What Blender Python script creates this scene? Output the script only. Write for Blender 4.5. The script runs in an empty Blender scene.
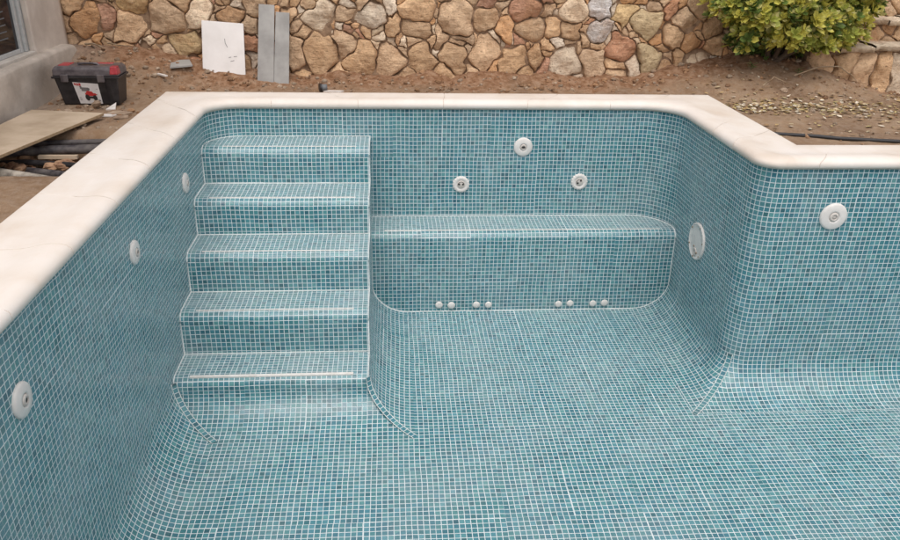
import bpy, math, random
from mathutils import Vector, Matrix, noise
random.seed(7)
SUN_E, SKY_S, EXPO = 1.0, .15, 0.34
T = 0.0263            # one mosaic tile pitch in metres; all layout numbers below are in tile pitches
PI = math.pi
scn = bpy.context.scene
col = scn.collection

# ------------------------------------------------------------------ object helpers
def tag(o, label=None, cat=None, group=None, kind=None):
    if label: o['label'] = label
    if cat: o['category'] = cat
    if group: o['group'] = group
    if kind: o['kind'] = kind
    return o

def empty(name, loc, label=None, cat=None, group=None, rz=0.0):
    o = bpy.data.objects.new(name, None)
    col.objects.link(o)
    o.location = Vector(loc) * T
    o.rotation_euler = (0, 0, rz)
    o.empty_display_size = 0.05
    return tag(o, label, cat, group)

class MB:
    """collects faces in tile units; build() links ONE mesh object"""
    def __init__(s):
        s.v = []; s.f = []; s.uv = []; s.m = []; s.c = []; s.sm = []
    def face(s, pts, uv=None, m=0, c=None, smooth=False):
        b = len(s.v); s.v += [tuple(p) for p in pts]
        s.f.append(tuple(range(b, b + len(pts)))); s.uv.append(uv or [(p[0], p[1]) for p in pts]); s.m.append(m)
        s.c.append(c or (1, 1, 1)); s.sm.append(smooth)
    def grid(s, rows, uvs=None, m=0, c=None, smooth=True, flip=False):
        b = len(s.v); nr = len(rows); nc = len(rows[0])
        for r in rows: s.v += [tuple(p) for p in r]
        for i in range(nr - 1):
            for j in range(nc - 1):
                q = [(i, j), (i, j + 1), (i + 1, j + 1), (i + 1, j)]
                if flip: q.reverse()
                s.f.append(tuple(b + a * nc + d for a, d in q))
                s.uv.append([uvs[a][d] if uvs else (rows[a][d][0], rows[a][d][1]) for a, d in q])
                s.m.append(m); s.c.append(c or (1, 1, 1)); s.sm.append(smooth)
    def box(s, x0, x1, y0, y1, z0, z1, m=0, c=None):
        P = [(x, y, z) for z in (z0, z1) for x, y in ((x0, y0), (x1, y0), (x1, y1), (x0, y1))]
        for q in ((3, 2, 1, 0), (4, 5, 6, 7), (0, 1, 5, 4), (1, 2, 6, 5), (2, 3, 7, 6), (3, 0, 4, 7)):
            s.face([P[i] for i in q], m=m, c=c)
    def tube(s, pts, r, n=8, m=0, c=None, caps=True):
        pts = [Vector(p) for p in pts]; rs = r if isinstance(r, (list, tuple)) else [r] * len(pts)
        rows = []; up = None
        for i, p in enumerate(pts):
            d = (pts[min(i + 1, len(pts) - 1)] - pts[max(i - 1, 0)]).normalized()
            a = d.cross(Vector((0, 0, 1)))
            if a.length < .05: a = d.cross(Vector((0, 1, 0)))
            a.normalize(); b = a.cross(d)
            rows.append([p + (a * math.cos(t) + b * math.sin(t)) * rs[i] for t in [2 * PI * k / n for k in range(n + 1)]])
        s.grid(rows, m=m, c=c)
        if caps:
            s.face(rows[0][:-1], m=m, c=c); s.face(list(reversed(rows[-1][:-1])), m=m, c=c)
    def lathe(s, prof, n=28, m=0, mod=None, c=None):
        """prof: list of (radius, height) about +z"""
        rows = []
        for r, h in prof:
            rows.append([((r if not mod else mod(r, h, t)) * math.cos(t), (r if not mod else mod(r, h, t)) * math.sin(t), h)
                         for t in [2 * PI * k / n for k in range(n + 1)]])
        s.grid(rows, m=m, c=c)
    def build(s, name, mats, parent=None, loc=None, M=None, bevel=0, merge=True):
        me = bpy.data.meshes.new(name)
        off = Vector((0, 0, 0))
        if loc is not None: off = Vector(loc)
        vs = [(Vector(v) - off) * T for v in s.v]
        if M is not None: vs = [M @ v for v in vs]
        me.from_pydata([tuple(v) for v in vs], [], s.f)
        me.uv_layers.new(name='tile_uv'); me.color_attributes.new('tint', 'FLOAT_COLOR', 'CORNER')
        fu = []; fc = []
        for fi, f in enumerate(s.f):
            for j in range(len(f)):
                fu += s.uv[fi][j][:2]; fc += (*s.c[fi], 1)
        me.uv_layers['tile_uv'].data.foreach_set('uv', fu); me.color_attributes['tint'].data.foreach_set('color', fc)
        me.polygons.foreach_set('material_index', s.m); me.polygons.foreach_set('use_smooth', s.sm)
        for mt in (mats if isinstance(mats, (list, tuple)) else [mats]): me.materials.append(mt)
        if merge:
            import bmesh
            bm = bmesh.new(); bm.from_mesh(me); bmesh.ops.remove_doubles(bm, verts=bm.verts, dist=2e-5)
            bmesh.ops.recalc_face_normals(bm, faces=bm.faces) if merge == 'n' else None
            bm.to_mesh(me); bm.free()
        me.update()
        o = bpy.data.objects.new(name, me); col.objects.link(o)
        if parent:
            o.parent = parent
            if loc is None: o.location = -parent.location if parent.parent is None else (0, 0, 0)
        elif loc is not None: o.location = off * T
        if bevel:
            b = o.modifiers.new('bevel', 'BEVEL'); b.width = bevel * T; b.segments = 3; b.limit_method = 'ANGLE'; b.angle_limit = .6
            b.harden_normals = False
        return o

def lerp(a, b, t): return a + (b - a) * t
def sstep(a, b, x):
    t = max(0, min(1, (x - a) / (b - a))); return t * t * (3 - 2 * t)
def table(tb, x):
    if x <= tb[0][0]: return tb[0][1]
    for (a, u), (b, v) in zip(tb, tb[1:]):
        if x <= b: return lerp(u, v, (x - a) / (b - a))
    return tb[-1][1]

# ------------------------------------------------------------------ materials
class NT:
    def __init__(s, name):
        s.mat = bpy.data.materials.new(name); s.mat.use_nodes = True
        s.t = s.mat.node_tree; s.t.nodes.clear()
        s.out = s.n('ShaderNodeOutputMaterial'); s.b = s.n('ShaderNodeBsdfPrincipled'); s.l(s.b.outputs[0], s.out.inputs[0])
    def n(s, ty, **k):
        x = s.t.nodes.new(ty)
        for a, b in k.items(): setattr(x, a, b)
        return x
    def l(s, a, b): s.t.links.new(a, b)
    def put(s, sock, v):
        if hasattr(v, 'is_output'): s.l(v, sock)
        else: sock.default_value = v
    def math(s, op, a, b=0.0, c=0.0):
        x = s.n('ShaderNodeMath', operation=op); s.put(x.inputs[0], a); s.put(x.inputs[1], b)
        if op in ('MULTIPLY_ADD', 'SMOOTH_MIN', 'WRAP', 'COMPARE'): s.put(x.inputs[2], c)
        return x.outputs[0]
    def vmath(s, op, a, b=(0, 0, 0), sc=None):
        x = s.n('ShaderNodeVectorMath', operation=op); s.put(x.inputs[0], a)
        if op != 'FLOOR' and op != 'FRACTION' and op != 'SCALE': s.put(x.inputs[1], b)
        if sc is not None: s.put(x.inputs['Scale'], sc)
        return x.outputs[0]
    def noise(s, scale, detail=4, rough=.55, vec=None, w=None):
        x = s.n('ShaderNodeTexNoise'); x.inputs['Scale'].default_value = scale; x.inputs['Detail'].default_value = detail
        x.inputs['Roughness'].default_value = rough
        s.l(vec if vec is not None else s.obj(), x.inputs['Vector']); return x
    def obj(s):
        return s.n('ShaderNodeNewGeometry').outputs['Position']
    def ramp(s, fac, stops, interp='LINEAR'):
        x = s.n('ShaderNodeValToRGB'); x.color_ramp.interpolation = interp; e = x.color_ramp.elements
        while len(e) < len(stops): e.new(.5)
        for i, (p, c) in enumerate(stops): e[i].position = p; e[i].color = (*c, 1) if len(c) == 3 else c
        s.l(fac, x.inputs[0]); return x.outputs[0]
    def mix(s, f, a, b, mode='MIX'):
        x = s.n('ShaderNodeMix', data_type='RGBA', blend_type=mode)
        s.put(x.inputs[0], f)
        for sock, v in ((x.inputs[6], a), (x.inputs[7], b)):
            if hasattr(v, 'is_output'): s.l(v, sock)
            else: sock.default_value = (*v, 1)
        return x.outputs[2]
    def bump(s, h, strength=.5, dist=.002, nrm=None):
        x = s.n('ShaderNodeBump'); x.inputs['Strength'].default_value = strength; x.inputs['Distance'].default_value = dist
        s.l(h, x.inputs['Height'])
        if nrm is not None: s.l(nrm, x.inputs['Normal'])
        s.l(x.outputs[0], s.b.inputs['Normal']); return x.outputs[0]
    def set(s, color=None, rough=None, **k):
        if color is not None:
            if hasattr(color, 'is_output'): s.l(color, s.b.inputs['Base Color'])
            else: s.b.inputs['Base Color'].default_value = (*color, 1)
        if rough is not None: s.put(s.b.inputs['Roughness'], rough)
        for a, v in k.items(): s.put(s.b.inputs[a.replace('_', ' ')], v)
        return s.mat

def gray(v): return (v, v, v)

def make_tile(name='glass_mosaic', dust=0.0):
    m = NT(name)
    uv = m.n('ShaderNodeUVMap', uv_map='tile_uv').outputs[0]
    sid = m.vmath('FLOOR', m.vmath('SCALE', uv, sc=1 / 12.0))
    wn = m.n('ShaderNodeTexWhiteNoise', noise_dimensions='3D'); m.l(sid, wn.inputs[0])
    jit = m.vmath('SCALE', m.vmath('SUBTRACT', wn.outputs['Color'], (.5, .5, .5)), sc=.15)
    big = m.noise(.11, 2, .5, vec=uv)
    wob = m.vmath('SCALE', m.vmath('SUBTRACT', big.outputs['Color'], (.5, .5, .5)), sc=.4)
    u2 = m.vmath('ADD', m.vmath('ADD', uv, jit), wob)
    fl = m.vmath('FLOOR', u2); fr = m.vmath('FRACTION', u2)
    t = m.n('ShaderNodeTexWhiteNoise', noise_dimensions='3D'); m.l(fl, t.inputs[0])
    t2 = m.n('ShaderNodeTexWhiteNoise', noise_dimensions='3D'); m.l(m.vmath('ADD', fl, (31.7, 5.3, 1.1)), t2.inputs[0])
    sx = m.n('ShaderNodeSeparateXYZ'); m.l(fr, sx.inputs[0])
    ex = m.math('MINIMUM', sx.outputs[0], m.math('SUBTRACT', 1.0, sx.outputs[0]))
    ey = m.math('MINIMUM', sx.outputs[1], m.math('SUBTRACT', 1.0, sx.outputs[1]))
    e = m.math('MINIMUM', ex, ey)
    # sheet seams: a slightly wider joint now and then
    sh = m.vmath('FRACTION', m.vmath('SCALE', uv, sc=1 / 12.0)); ss = m.n('ShaderNodeSeparateXYZ'); m.l(sh, ss.inputs[0])
    d = m.math('MINIMUM', m.math('MINIMUM', ss.outputs[0], m.math('SUBTRACT', 1.0, ss.outputs[0])),
               m.math('MINIMUM', ss.outputs[1], m.math('SUBTRACT', 1.0, ss.outputs[1])))
    seam = m.math('LESS_THAN', d, m.math('MULTIPLY', wn.outputs['Value'], .0018))
    gw = m.math('MULTIPLY_ADD', m.noise(.5, 2, .5, vec=uv).outputs[0], .05, GROUT_W)
    g = m.n('ShaderNodeMapRange', interpolation_type='SMOOTHSTEP')
    m.l(e, g.inputs['Value']); m.l(m.math('SUBTRACT', gw, .025), g.inputs['From Min']); m.l(m.math('ADD', gw, .025), g.inputs['From Max'])
    g.inputs['To Min'].default_value = 1; g.inputs['To Max'].default_value = 0
    grout = m.math('MAXIMUM', g.outputs[0], seam)
    base = m.ramp(t.outputs['Value'], TILE_RAMP)
    hue = m.ramp(t2.outputs['Value'], [(0, (.94, .98, 1.05)), (1, (1.02, 1.03, .94))])
    base = m.mix(1.0, base, hue, 'MULTIPLY')
    # batch variation between greener and bluer areas
    geo = m.obj()
    ar = m.noise(1.6, 3, .6, vec=geo)
    base = m.mix(1.0, base, m.ramp(ar.outputs[0], [(.3, (.82, .96, .94)), (.5, (1, 1, 1)), (.7, (1.05, 1.02, 1.06))]), 'MULTIPLY')
    # glass streaks inside each tile
    st = m.noise(3.2, 3, .6, vec=m.vmath('ADD', u2, m.vmath('SCALE', t.outputs['Color'], sc=9.0)))
    base = m.mix(.28, base, m.ramp(st.outputs[0], [(.3, gray(.6)), (.7, gray(1.35))]), 'MULTIPLY')
    # grout film left on the glass
    dn = m.noise(2.3, 5, .62, vec=geo)
    dn2 = m.noise(14, 3, .6, vec=geo)
    film = m.math('MULTIPLY', m.ramp(dn.outputs[0], [(.42, gray(0)), (.68, gray(1))]), m.math('MULTIPLY_ADD', dn2.outputs[0], .5, .35))
    film = m.math('MULTIPLY_ADD', film, .26, FILM)
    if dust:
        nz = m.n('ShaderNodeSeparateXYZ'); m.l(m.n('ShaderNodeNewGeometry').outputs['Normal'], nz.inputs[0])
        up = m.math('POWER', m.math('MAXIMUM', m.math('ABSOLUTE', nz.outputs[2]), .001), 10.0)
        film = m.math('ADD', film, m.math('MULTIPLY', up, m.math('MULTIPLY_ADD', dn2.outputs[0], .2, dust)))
    base = m.mix(film, base, (.50, .54, .53))
    gcol = m.mix(m.noise(30, 3, .6, vec=geo).outputs[0], (.58, .66, .685), (.72, .775, .79))
    c = m.mix(grout, base, gcol)
    rough = m.math('MULTIPLY_ADD', film, .7, m.math('MULTIPLY_ADD', t2.outputs['Value'], .16, .10))
    rough = m.math('MAXIMUM', rough, m.math('MULTIPLY', grout, .75))
    tilt = m.math('MULTIPLY', m.math('ADD', m.math('MULTIPLY', m.math('SUBTRACT', sx.outputs[0], .5), m.math('SUBTRACT', t.outputs['Value'], .5)),
                  m.math('MULTIPLY', m.math('SUBTRACT', sx.outputs[1], .5), m.math('SUBTRACT', t2.outputs['Value'], .5))), .5)
    h = m.math('ADD', m.math('MULTIPLY', m.math('SUBTRACT', 1.0, grout), 1.0), tilt)
    m.bump(h, .5, .0012)
    return m.set(c, rough, IOR=1.5)

GROUT_W = .037
FILM = .03
TILE_RAMP = [(0, (.022, .112, .148)), (.05, (.034, .150, .188)), (.35, (.044, .186, .228)), (.82, (.058, .224, .262)), (1, (.10, .285, .32))]
M_TILE = make_tile()
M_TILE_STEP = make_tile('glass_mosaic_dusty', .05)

def simple(name, c1, c2, scale, rough, bs=.4, bd=.001, bscale=None, detail=5, mid=(.35, .65)):
    m = NT(name); n = m.noise(scale, detail, .6)
    c = m.ramp(n.outputs[0], [(mid[0], c1), (mid[1], c2)])
    nb = m.noise(bscale or scale * 6, 6, .65)
    m.bump(nb.outputs[0], bs, bd)
    return m.set(c, rough)

def make_coping():
    m = NT('cast_stone'); p = m.obj()
    a = m.noise(2.2, 5, .6, vec=p); b = m.noise(9, 5, .65, vec=p); f = m.noise(260, 3, .7, vec=p)
    mp = m.n('ShaderNodeMapping'); mp.inputs['Scale'].default_value = (2.2, .8, 2); m.l(p, mp.inputs[0])
    w = m.noise(3, 4, .6, vec=mp.outputs[0])
    c = m.ramp(a.outputs[0], [(.3, (.64, .56, .475)), (.5, (.73, .675, .61)), (.72, (.77, .73, .685))])
    c = m.mix(m.ramp(b.outputs[0], [(.5, gray(0)), (.75, gray(.25))]), c, (.64, .53, .42))
    c = m.mix(m.ramp(w.outputs[0], [(.50, gray(0)), (.66, gray(.22))]), c, (.84, .81, .78))
    c = m.mix(m.ramp(f.outputs[0], [(.66, gray(0)), (.78, gray(.35))]), c, (.35, .28, .22))
    m.bump(m.math('ADD', m.math('MULTIPLY', b.outputs[0], 1.0), m.math('MULTIPLY', f.outputs[0], .3)), .35, .0015)
    return m.set(c, .62)
M_COPE = make_coping()
M_MORTAR = simple('joint_mortar', (.52, .455, .385), (.62, .55, .48), 40, .9)
M_GROUT = simple('white_grout', (.55, .61, .61), (.72, .76, .75), 60, .75)
M_STRIP = simple('white_edge_strip', (.66, .64, .60), (.78, .77, .74), 25, .6)
M_PLASTIC = simple('white_plastic', (.66, .64, .61), (.74, .72, .69), 22, .38, .2, .0005)
M_PLASTIC2 = simple('cream_plastic', (.50, .46, .42), (.60, .57, .53), 30, .45, .2, .0005)
M_HOLE = NT('dark_opening').set((.03, .03, .03), .6)
M_SCREW = NT('brass_screw').set((.30, .20, .12), .45, Metallic=.7)

def make_dirt():
    m = NT('dry_dirt'); p = m.obj()
    a = m.noise(2.6, 7, .62, vec=p); b = m.noise(22, 7, .7, vec=p); f = m.noise(140, 5, .7, vec=p)
    c = m.ramp(a.outputs[0], [(.3, (.150, .085, .045)), (.5, (.250, .158, .090)), (.7, (.345, .240, .150))])
    s = m.n('ShaderNodeSeparateXYZ'); m.l(p, s.inputs[0])
    # red clay dug out along the foot of the stone wall
    yy = m.math('ADD', s.outputs[1], m.math('MULTIPLY', m.math('SUBTRACT', a.outputs[0], .5), .9))
    red = m.n('ShaderNodeMapRange', interpolation_type='SMOOTHSTEP'); m.l(yy, red.inputs[0]); red.inputs[1].default_value = .50; red.inputs[2].default_value = .80
    c = m.mix(m.math('MULTIPLY', red.outputs[0], .95), c, m.ramp(b.outputs[0], [(.3, (.11, .045, .017)), (.55, (.25, .118, .050)), (.75, (.38, .21, .105))]))
    # cement dust on the left, beside the house
    gx = m.n('ShaderNodeMapRange', interpolation_type='SMOOTHSTEP'); m.l(m.math('ADD', s.outputs[0], m.math('MULTIPLY', b.outputs[0], .3)), gx.inputs[0])
    gx.inputs[1].default_value = -1.55; gx.inputs[2].default_value = -1.95; 
    c = m.mix(m.math('MULTIPLY', gx.outputs[0], .55), c, m.ramp(b.outputs[0], [(.3, (.24, .20, .165)), (.7, (.36, .31, .265))]))
    c = m.mix(m.ramp(b.outputs[0], [(.42, gray(0)), (.72, gray(.6))]), c, (.36, .28, .21))
    c = m.mix(m.ramp(f.outputs[0], [(.62, gray(0)), (.72, gray(.7))]), c, (.44, .36, .28))
    c = m.mix(m.ramp(f.outputs[0], [(.28, gray(.7)), (.4, gray(0))]), c, (.09, .055, .035))
    m.bump(m.math('ADD', b.outputs[0], m.math('MULTIPLY', f.outputs[0], .45)), .9, .012)
    return m.set(c, .95)
M_DIRT = make_dirt()

def make_stone():
    m = NT('field_stone'); p = m.obj()
    at = m.n('ShaderNodeAttribute', attribute_name='tint').outputs['Color']
    a = m.noise(9, 7, .68, vec=p); b = m.noise(45, 7, .7, vec=p); r = m.noise(5, 4, .6, vec=m.vmath('ADD', p, (3, 1, 7)))
    c = m.mix(1.0, at, m.ramp(a.outputs[0], [(.28, (.74, .64, .55)), (.5, (1.05, 1.03, 1)), (.72, (1.38, 1.38, 1.34))]), 'MULTIPLY')
    c = m.mix(m.ramp(r.outputs[0], [(.52, gray(0)), (.7, gray(.5))]), c, (.46, .24, .11))
    c = m.mix(m.ramp(b.outputs[0], [(.56, gray(0)), (.68, gray(.6))]), c, (.68, .52, .36))
    c = m.mix(m.ramp(b.outputs[0], [(.32, gray(.6)), (.44, gray(0))]), c, (.22, .13, .075))
    mp = m.n('ShaderNodeMapping'); mp.inputs['Scale'].default_value = (6, 6, 34); mp.inputs['Rotation'].default_value = (0, .5, 0); m.l(p, mp.inputs[0])
    k = m.noise(1.0, 6, .7, vec=mp.outputs[0])
    m.bump(m.math('ADD', m.math('ADD', m.math('MULTIPLY', a.outputs[0], 1.4), m.math('MULTIPLY', b.outputs[0], .8)), m.math('MULTIPLY', k.outputs[0], .9)), 1.0, .026)
    return m.set(c, .88)
M_STONE = make_stone()
M_WMORTAR = simple('earth_mortar', (.16, .095, .055), (.42, .29, .19), 18, .95, .9, .01)
M_CAPST = simple('cap_stone', (.30, .24, .17), (.52, .44, .33), 9, .88, .8, .008, 30)
M_RENDER = simple('cement_render', (.50, .44, .385), (.64, .58, .515), 5, .9, .5, .003, 60)
M_PLINTH = simple('rough_render', (.36, .315, .27), (.52, .465, .405), 4.2, .92, .7, .005, 50)
M_SILL = simple('sill_render', (.42, .39, .35), (.55, .51, .46), 7, .85)
M_ALU = simple('grey_frame', (.20, .22, .23), (.30, .32, .33), 30, .4)
M_ALU2 = simple('pale_frame', (.38, .40, .40), (.48, .49, .49), 30, .4)
M_PANE = NT('dark_glass').set((.012, .013, .016), .08)
M_GREY = NT('plain_grey').set((.13, .14, .15), .5)  # shared by the reflection bars on the pane and the pipe socket
M_PLY = simple('plywood', (.40, .31, .215), (.52, .42, .31), 6, .8, .4, .002, 80)
M_PLYE = simple('plywood_edge', (.30, .21, .12), (.42, .31, .19), 60, .85)
M_BOARD = simple('white_board', (.70, .68, .66), (.78, .76, .745), 6, .55, .2, .0005)
M_INK = NT('pencil_mark').set((.22, .21, .22), .8)
M_PANEL = simple('grey_panel', (.25, .245, .235), (.35, .345, .33), 8, .6, .3, .001)
M_PIPE = simple('dark_pipe', (.035, .032, .038), (.15, .135, .13), 18, .5, .3, .001)
M_PIPEL = simple('dusty_pipe', (.07, .06, .05), (.42, .38, .32), 14, .8, .4, .002)
M_HOSE = NT('black_hose').set((.02, .02, .022), .55)
M_RUST = simple('rusty_scrap', (.16, .075, .04), (.40, .25, .15), 20, .85)
M_BOXB = simple('black_plastic', (.012, .011, .013), (.03, .028, .03), 25, .42, .2, .0005)
M_LID = simple('smoky_lid', (.055, .045, .05), (.13, .115, .12), 22, .3, .2, .0005)
M_RED = simple('red_plastic', (.30, .02, .03), (.42, .05, .06), 30, .4)
M_LABEL = simple('label_paper', (.58, .56, .55), (.66, .64, .63), 30, .5)
M_LGREY = NT('label_grey').set((.16, .15, .15), .5)
M_LRED = NT('label_red').set((.45, .03, .03), .45)
M_LBLACK = NT('label_black').set((.02, .02, .02), .5)
M_CHIP = simple('white_tile_shard', (.60, .56, .52), (.72, .69, .66), 30, .5)
M_ROCK = simple('loose_rock', (.22, .15, .10), (.44, .34, .25), 14, .9, .8, .006, 50)
M_TWIG = simple('dry_root', (.22, .15, .09), (.36, .28, .19), 30, .9)
M_BARK = simple('shrub_bark', (.05, .035, .025), (.12, .085, .06), 30, .9)

def make_leaf(name, tr):
    m = NT(name); at = m.n('ShaderNodeAttribute', attribute_name='tint').outputs['Color']
    n = m.noise(60, 3, .6)
    c = m.mix(1.0, at, m.ramp(n.outputs[0], [(.3, gray(.75)), (.7, gray(1.25))]), 'MULTIPLY')
    m.set(c, .38)
    if tr:
        tl = m.n('ShaderNodeBsdfTranslucent'); m.l(c, tl.inputs[0]); mx = m.n('ShaderNodeMixShader'); mx.inputs[0].default_value = .28
        m.l(m.b.outputs[0], mx.inputs[1]); m.l(tl.outputs[0], mx.inputs[2]); m.l(mx.outputs[0], m.out.inputs[0])
    return m.mat
M_LEAF = make_leaf('glossy_leaf', True)
M_DRYLEAF = make_leaf('fallen_leaf', False)

# ------------------------------------------------------------------ pool outline
XL, XR, YR = -38.0, 75.2, -48.6
V = [(-38.0, -176.0), (-38.0, 0.0), (75.2, 0.0), (75.2, -48.6), (168.0, -48.6), (168.0, -176.0)]
RC = [8.0, 8.0, 10.0, 4.8, 8.0, 8.0]
NV = len(V)
RH, RZ = 9.0, 7.6
def zf(x, y):
    z = -48.75 + .012 * (y + 11.7) if y < -11.7 else -48.75
    if y < -62: z += .045 * (y + 62)
    return max(z, -56)
def leg(i):
    a = Vector(V[i % NV]); b = Vector(V[(i + 1) % NV]); d = (b - a); L = d.length; d /= L
    return a, d, Vector((d.y, -d.x)), L
def corner(k, t):
    """geometry of corner k at inward offset t -> (P, d0, d1, n0, s, r)"""
    _, d0, n0, _ = leg(k - 1); _, d1, n1, _ = leg(k)
    s = 1 if d0.x * d1.y - d0.y * d1.x < 0 else -1       # +1 = ordinary inside corner of the pool
    P = Vector(V[k % NV]) + t * (n0 + n1)
    r0 = RC[k % NV]
    if t >= 0: r = r0 - t if s > 0 else r0 * (1 - t / RH)
    else: r = r0 * (1 + t / 9.0)
    return P, d0, d1, n0, s, max(r, .02)
def arc(k, t, ph):
    P, d0, d1, n0, s, r = corner(k, t)
    C = P - r * d0 + s * r * n0
    return C - s * r * n0 * math.cos(ph) + r * d0 * math.sin(ph)
def leg_cols(i, t, nst):
    """points (x,y,u) along leg i at offset t : half corner arc, straight, half corner arc"""
    a, d, n, L = leg(i); out = []; K = 6
    r0 = corner(i, t)[5]; r1 = corner(i + 1, t)[5]
    A = arc(i, t, PI / 2); B = arc(i + 1, t, 0)
    ua = (A - a).dot(d); ub = (B - a).dot(d)
    for k in range(K):
        ph = PI / 4 + PI / 4 * k / K; p = arc(i, t, ph); out.append((p.x, p.y, ua - r0 * (PI / 2 - ph)))
    for k in range(nst + 1):
        p = A.lerp(B, k / nst); out.append((p.x, p.y, lerp(ua, ub, k / nst)))
    for k in range(1, K + 1):
        ph = PI / 4 * k / K; p = arc(i + 1, t, ph); out.append((p.x, p.y, ub + r1 * ph))
    return out

pool = empty('swimming_pool', (65, -90, -50), 'empty pool lined with blue green glass mosaic and framed by cream coping', 'swimming pool')
uoff = 0.0; uoffs = []
for i in range(NV):
    c0 = leg_cols(i, 0, 2); uo = uoff - c0[0][2]
    if i == 0: uo = V[0][1] % 1.0
    uoffs.append(uo); uoff = uo + c0[-1][2]
def wall_rows():
    rows = [(0, 0.4, 0.4)]
    for z in (-10, -20, -30): rows.append((0, z, z))
    n = 12
    arcl = (RH + RZ) / 2 * PI / 2
    for k in range(n + 1):
        th = PI / 2 * k / n
        rows.append((RH * (1 - math.cos(th)), ('f', RZ * (1 - math.sin(th))), ('f', RZ - arcl * k / n)))
    return rows
for i in range(NV):
    mb = MB(); rows = []; uvs = []
    for t, z, v in wall_rows():
        cs = leg_cols(i, t, 14)
        rr = []; uu = []
        for x, y, u in cs:
            f = zf(x, y)
            zz = f + z[1] + .015 if isinstance(z, tuple) else z
            vv = -48.75 + v[1] if isinstance(v, tuple) else v
            rr.append((x, y, zz)); uu.append((u + uoffs[i], vv))
        rows.append(rr); uvs.append(uu)
    mb.grid(rows, uvs)
    mb.build('wall', M_TILE, pool)
# floor
mb = MB(); ys = [2, -11.7, -30, -50, -62, -75, -95, -120, -150, -180]
mb.grid([[(x, y, zf(x, y)) for x in (-40, 0, 76)] for y in ys], [[(x + .3, y) for x in (-40, 0, 76)] for y in ys])
mb.grid([[(x, y, zf(x, y)) for x in (76, 120, 170)] for y in ys[3:]], [[(x + .3, y) for x in (76, 120, 170)] for y in ys[3:]])
mb.build('floor', M_TILE, pool)

# mitre strips: a single row of tiles following a fillet diagonal
def mitre(pos, dirxy, lift, up=2.0, n=16, w=.55, v0=0.0, ft=0.0):
    """pos(t) -> plan position at inward offset t; lift = how far the strip stands off the corner at the top"""
    cx = Vector(dirxy).normalized(); side = Vector((-cx.y, cx.x)); rows = []; uvs = []; s = 0; last = None
    for k in range(-1, n + 1):
        th = PI / 2 * max(k, 0) / n; t = RH * (1 - math.cos(th)); p = Vector(pos(t)); l = lift * math.cos(th) ** .7 if k < n else 0
        z = zf(p.x, p.y) + RZ * (1 - math.sin(th)) + (up if k < 0 else 0) + .10 + ft * math.sin(th)
        q = Vector((p.x + cx.x * (l + .06), p.y + cx.y * (l + .06), z))
        if last is not None: s += (q - last).length
        last = q.copy(); a = side * w
        rows.append([(q.x + a.x, q.y + a.y, q.z), (q.x - a.x, q.y - a.y, q.z)]); uvs.append([(v0 + .06, s), (v0 + .94, s)])
    mb = MB(); mb.grid(rows, uvs)
    for e in (0, 1): mb.tube([r[e] for r in rows], .085, 5, m=1, caps=False)
    return mb

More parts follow.
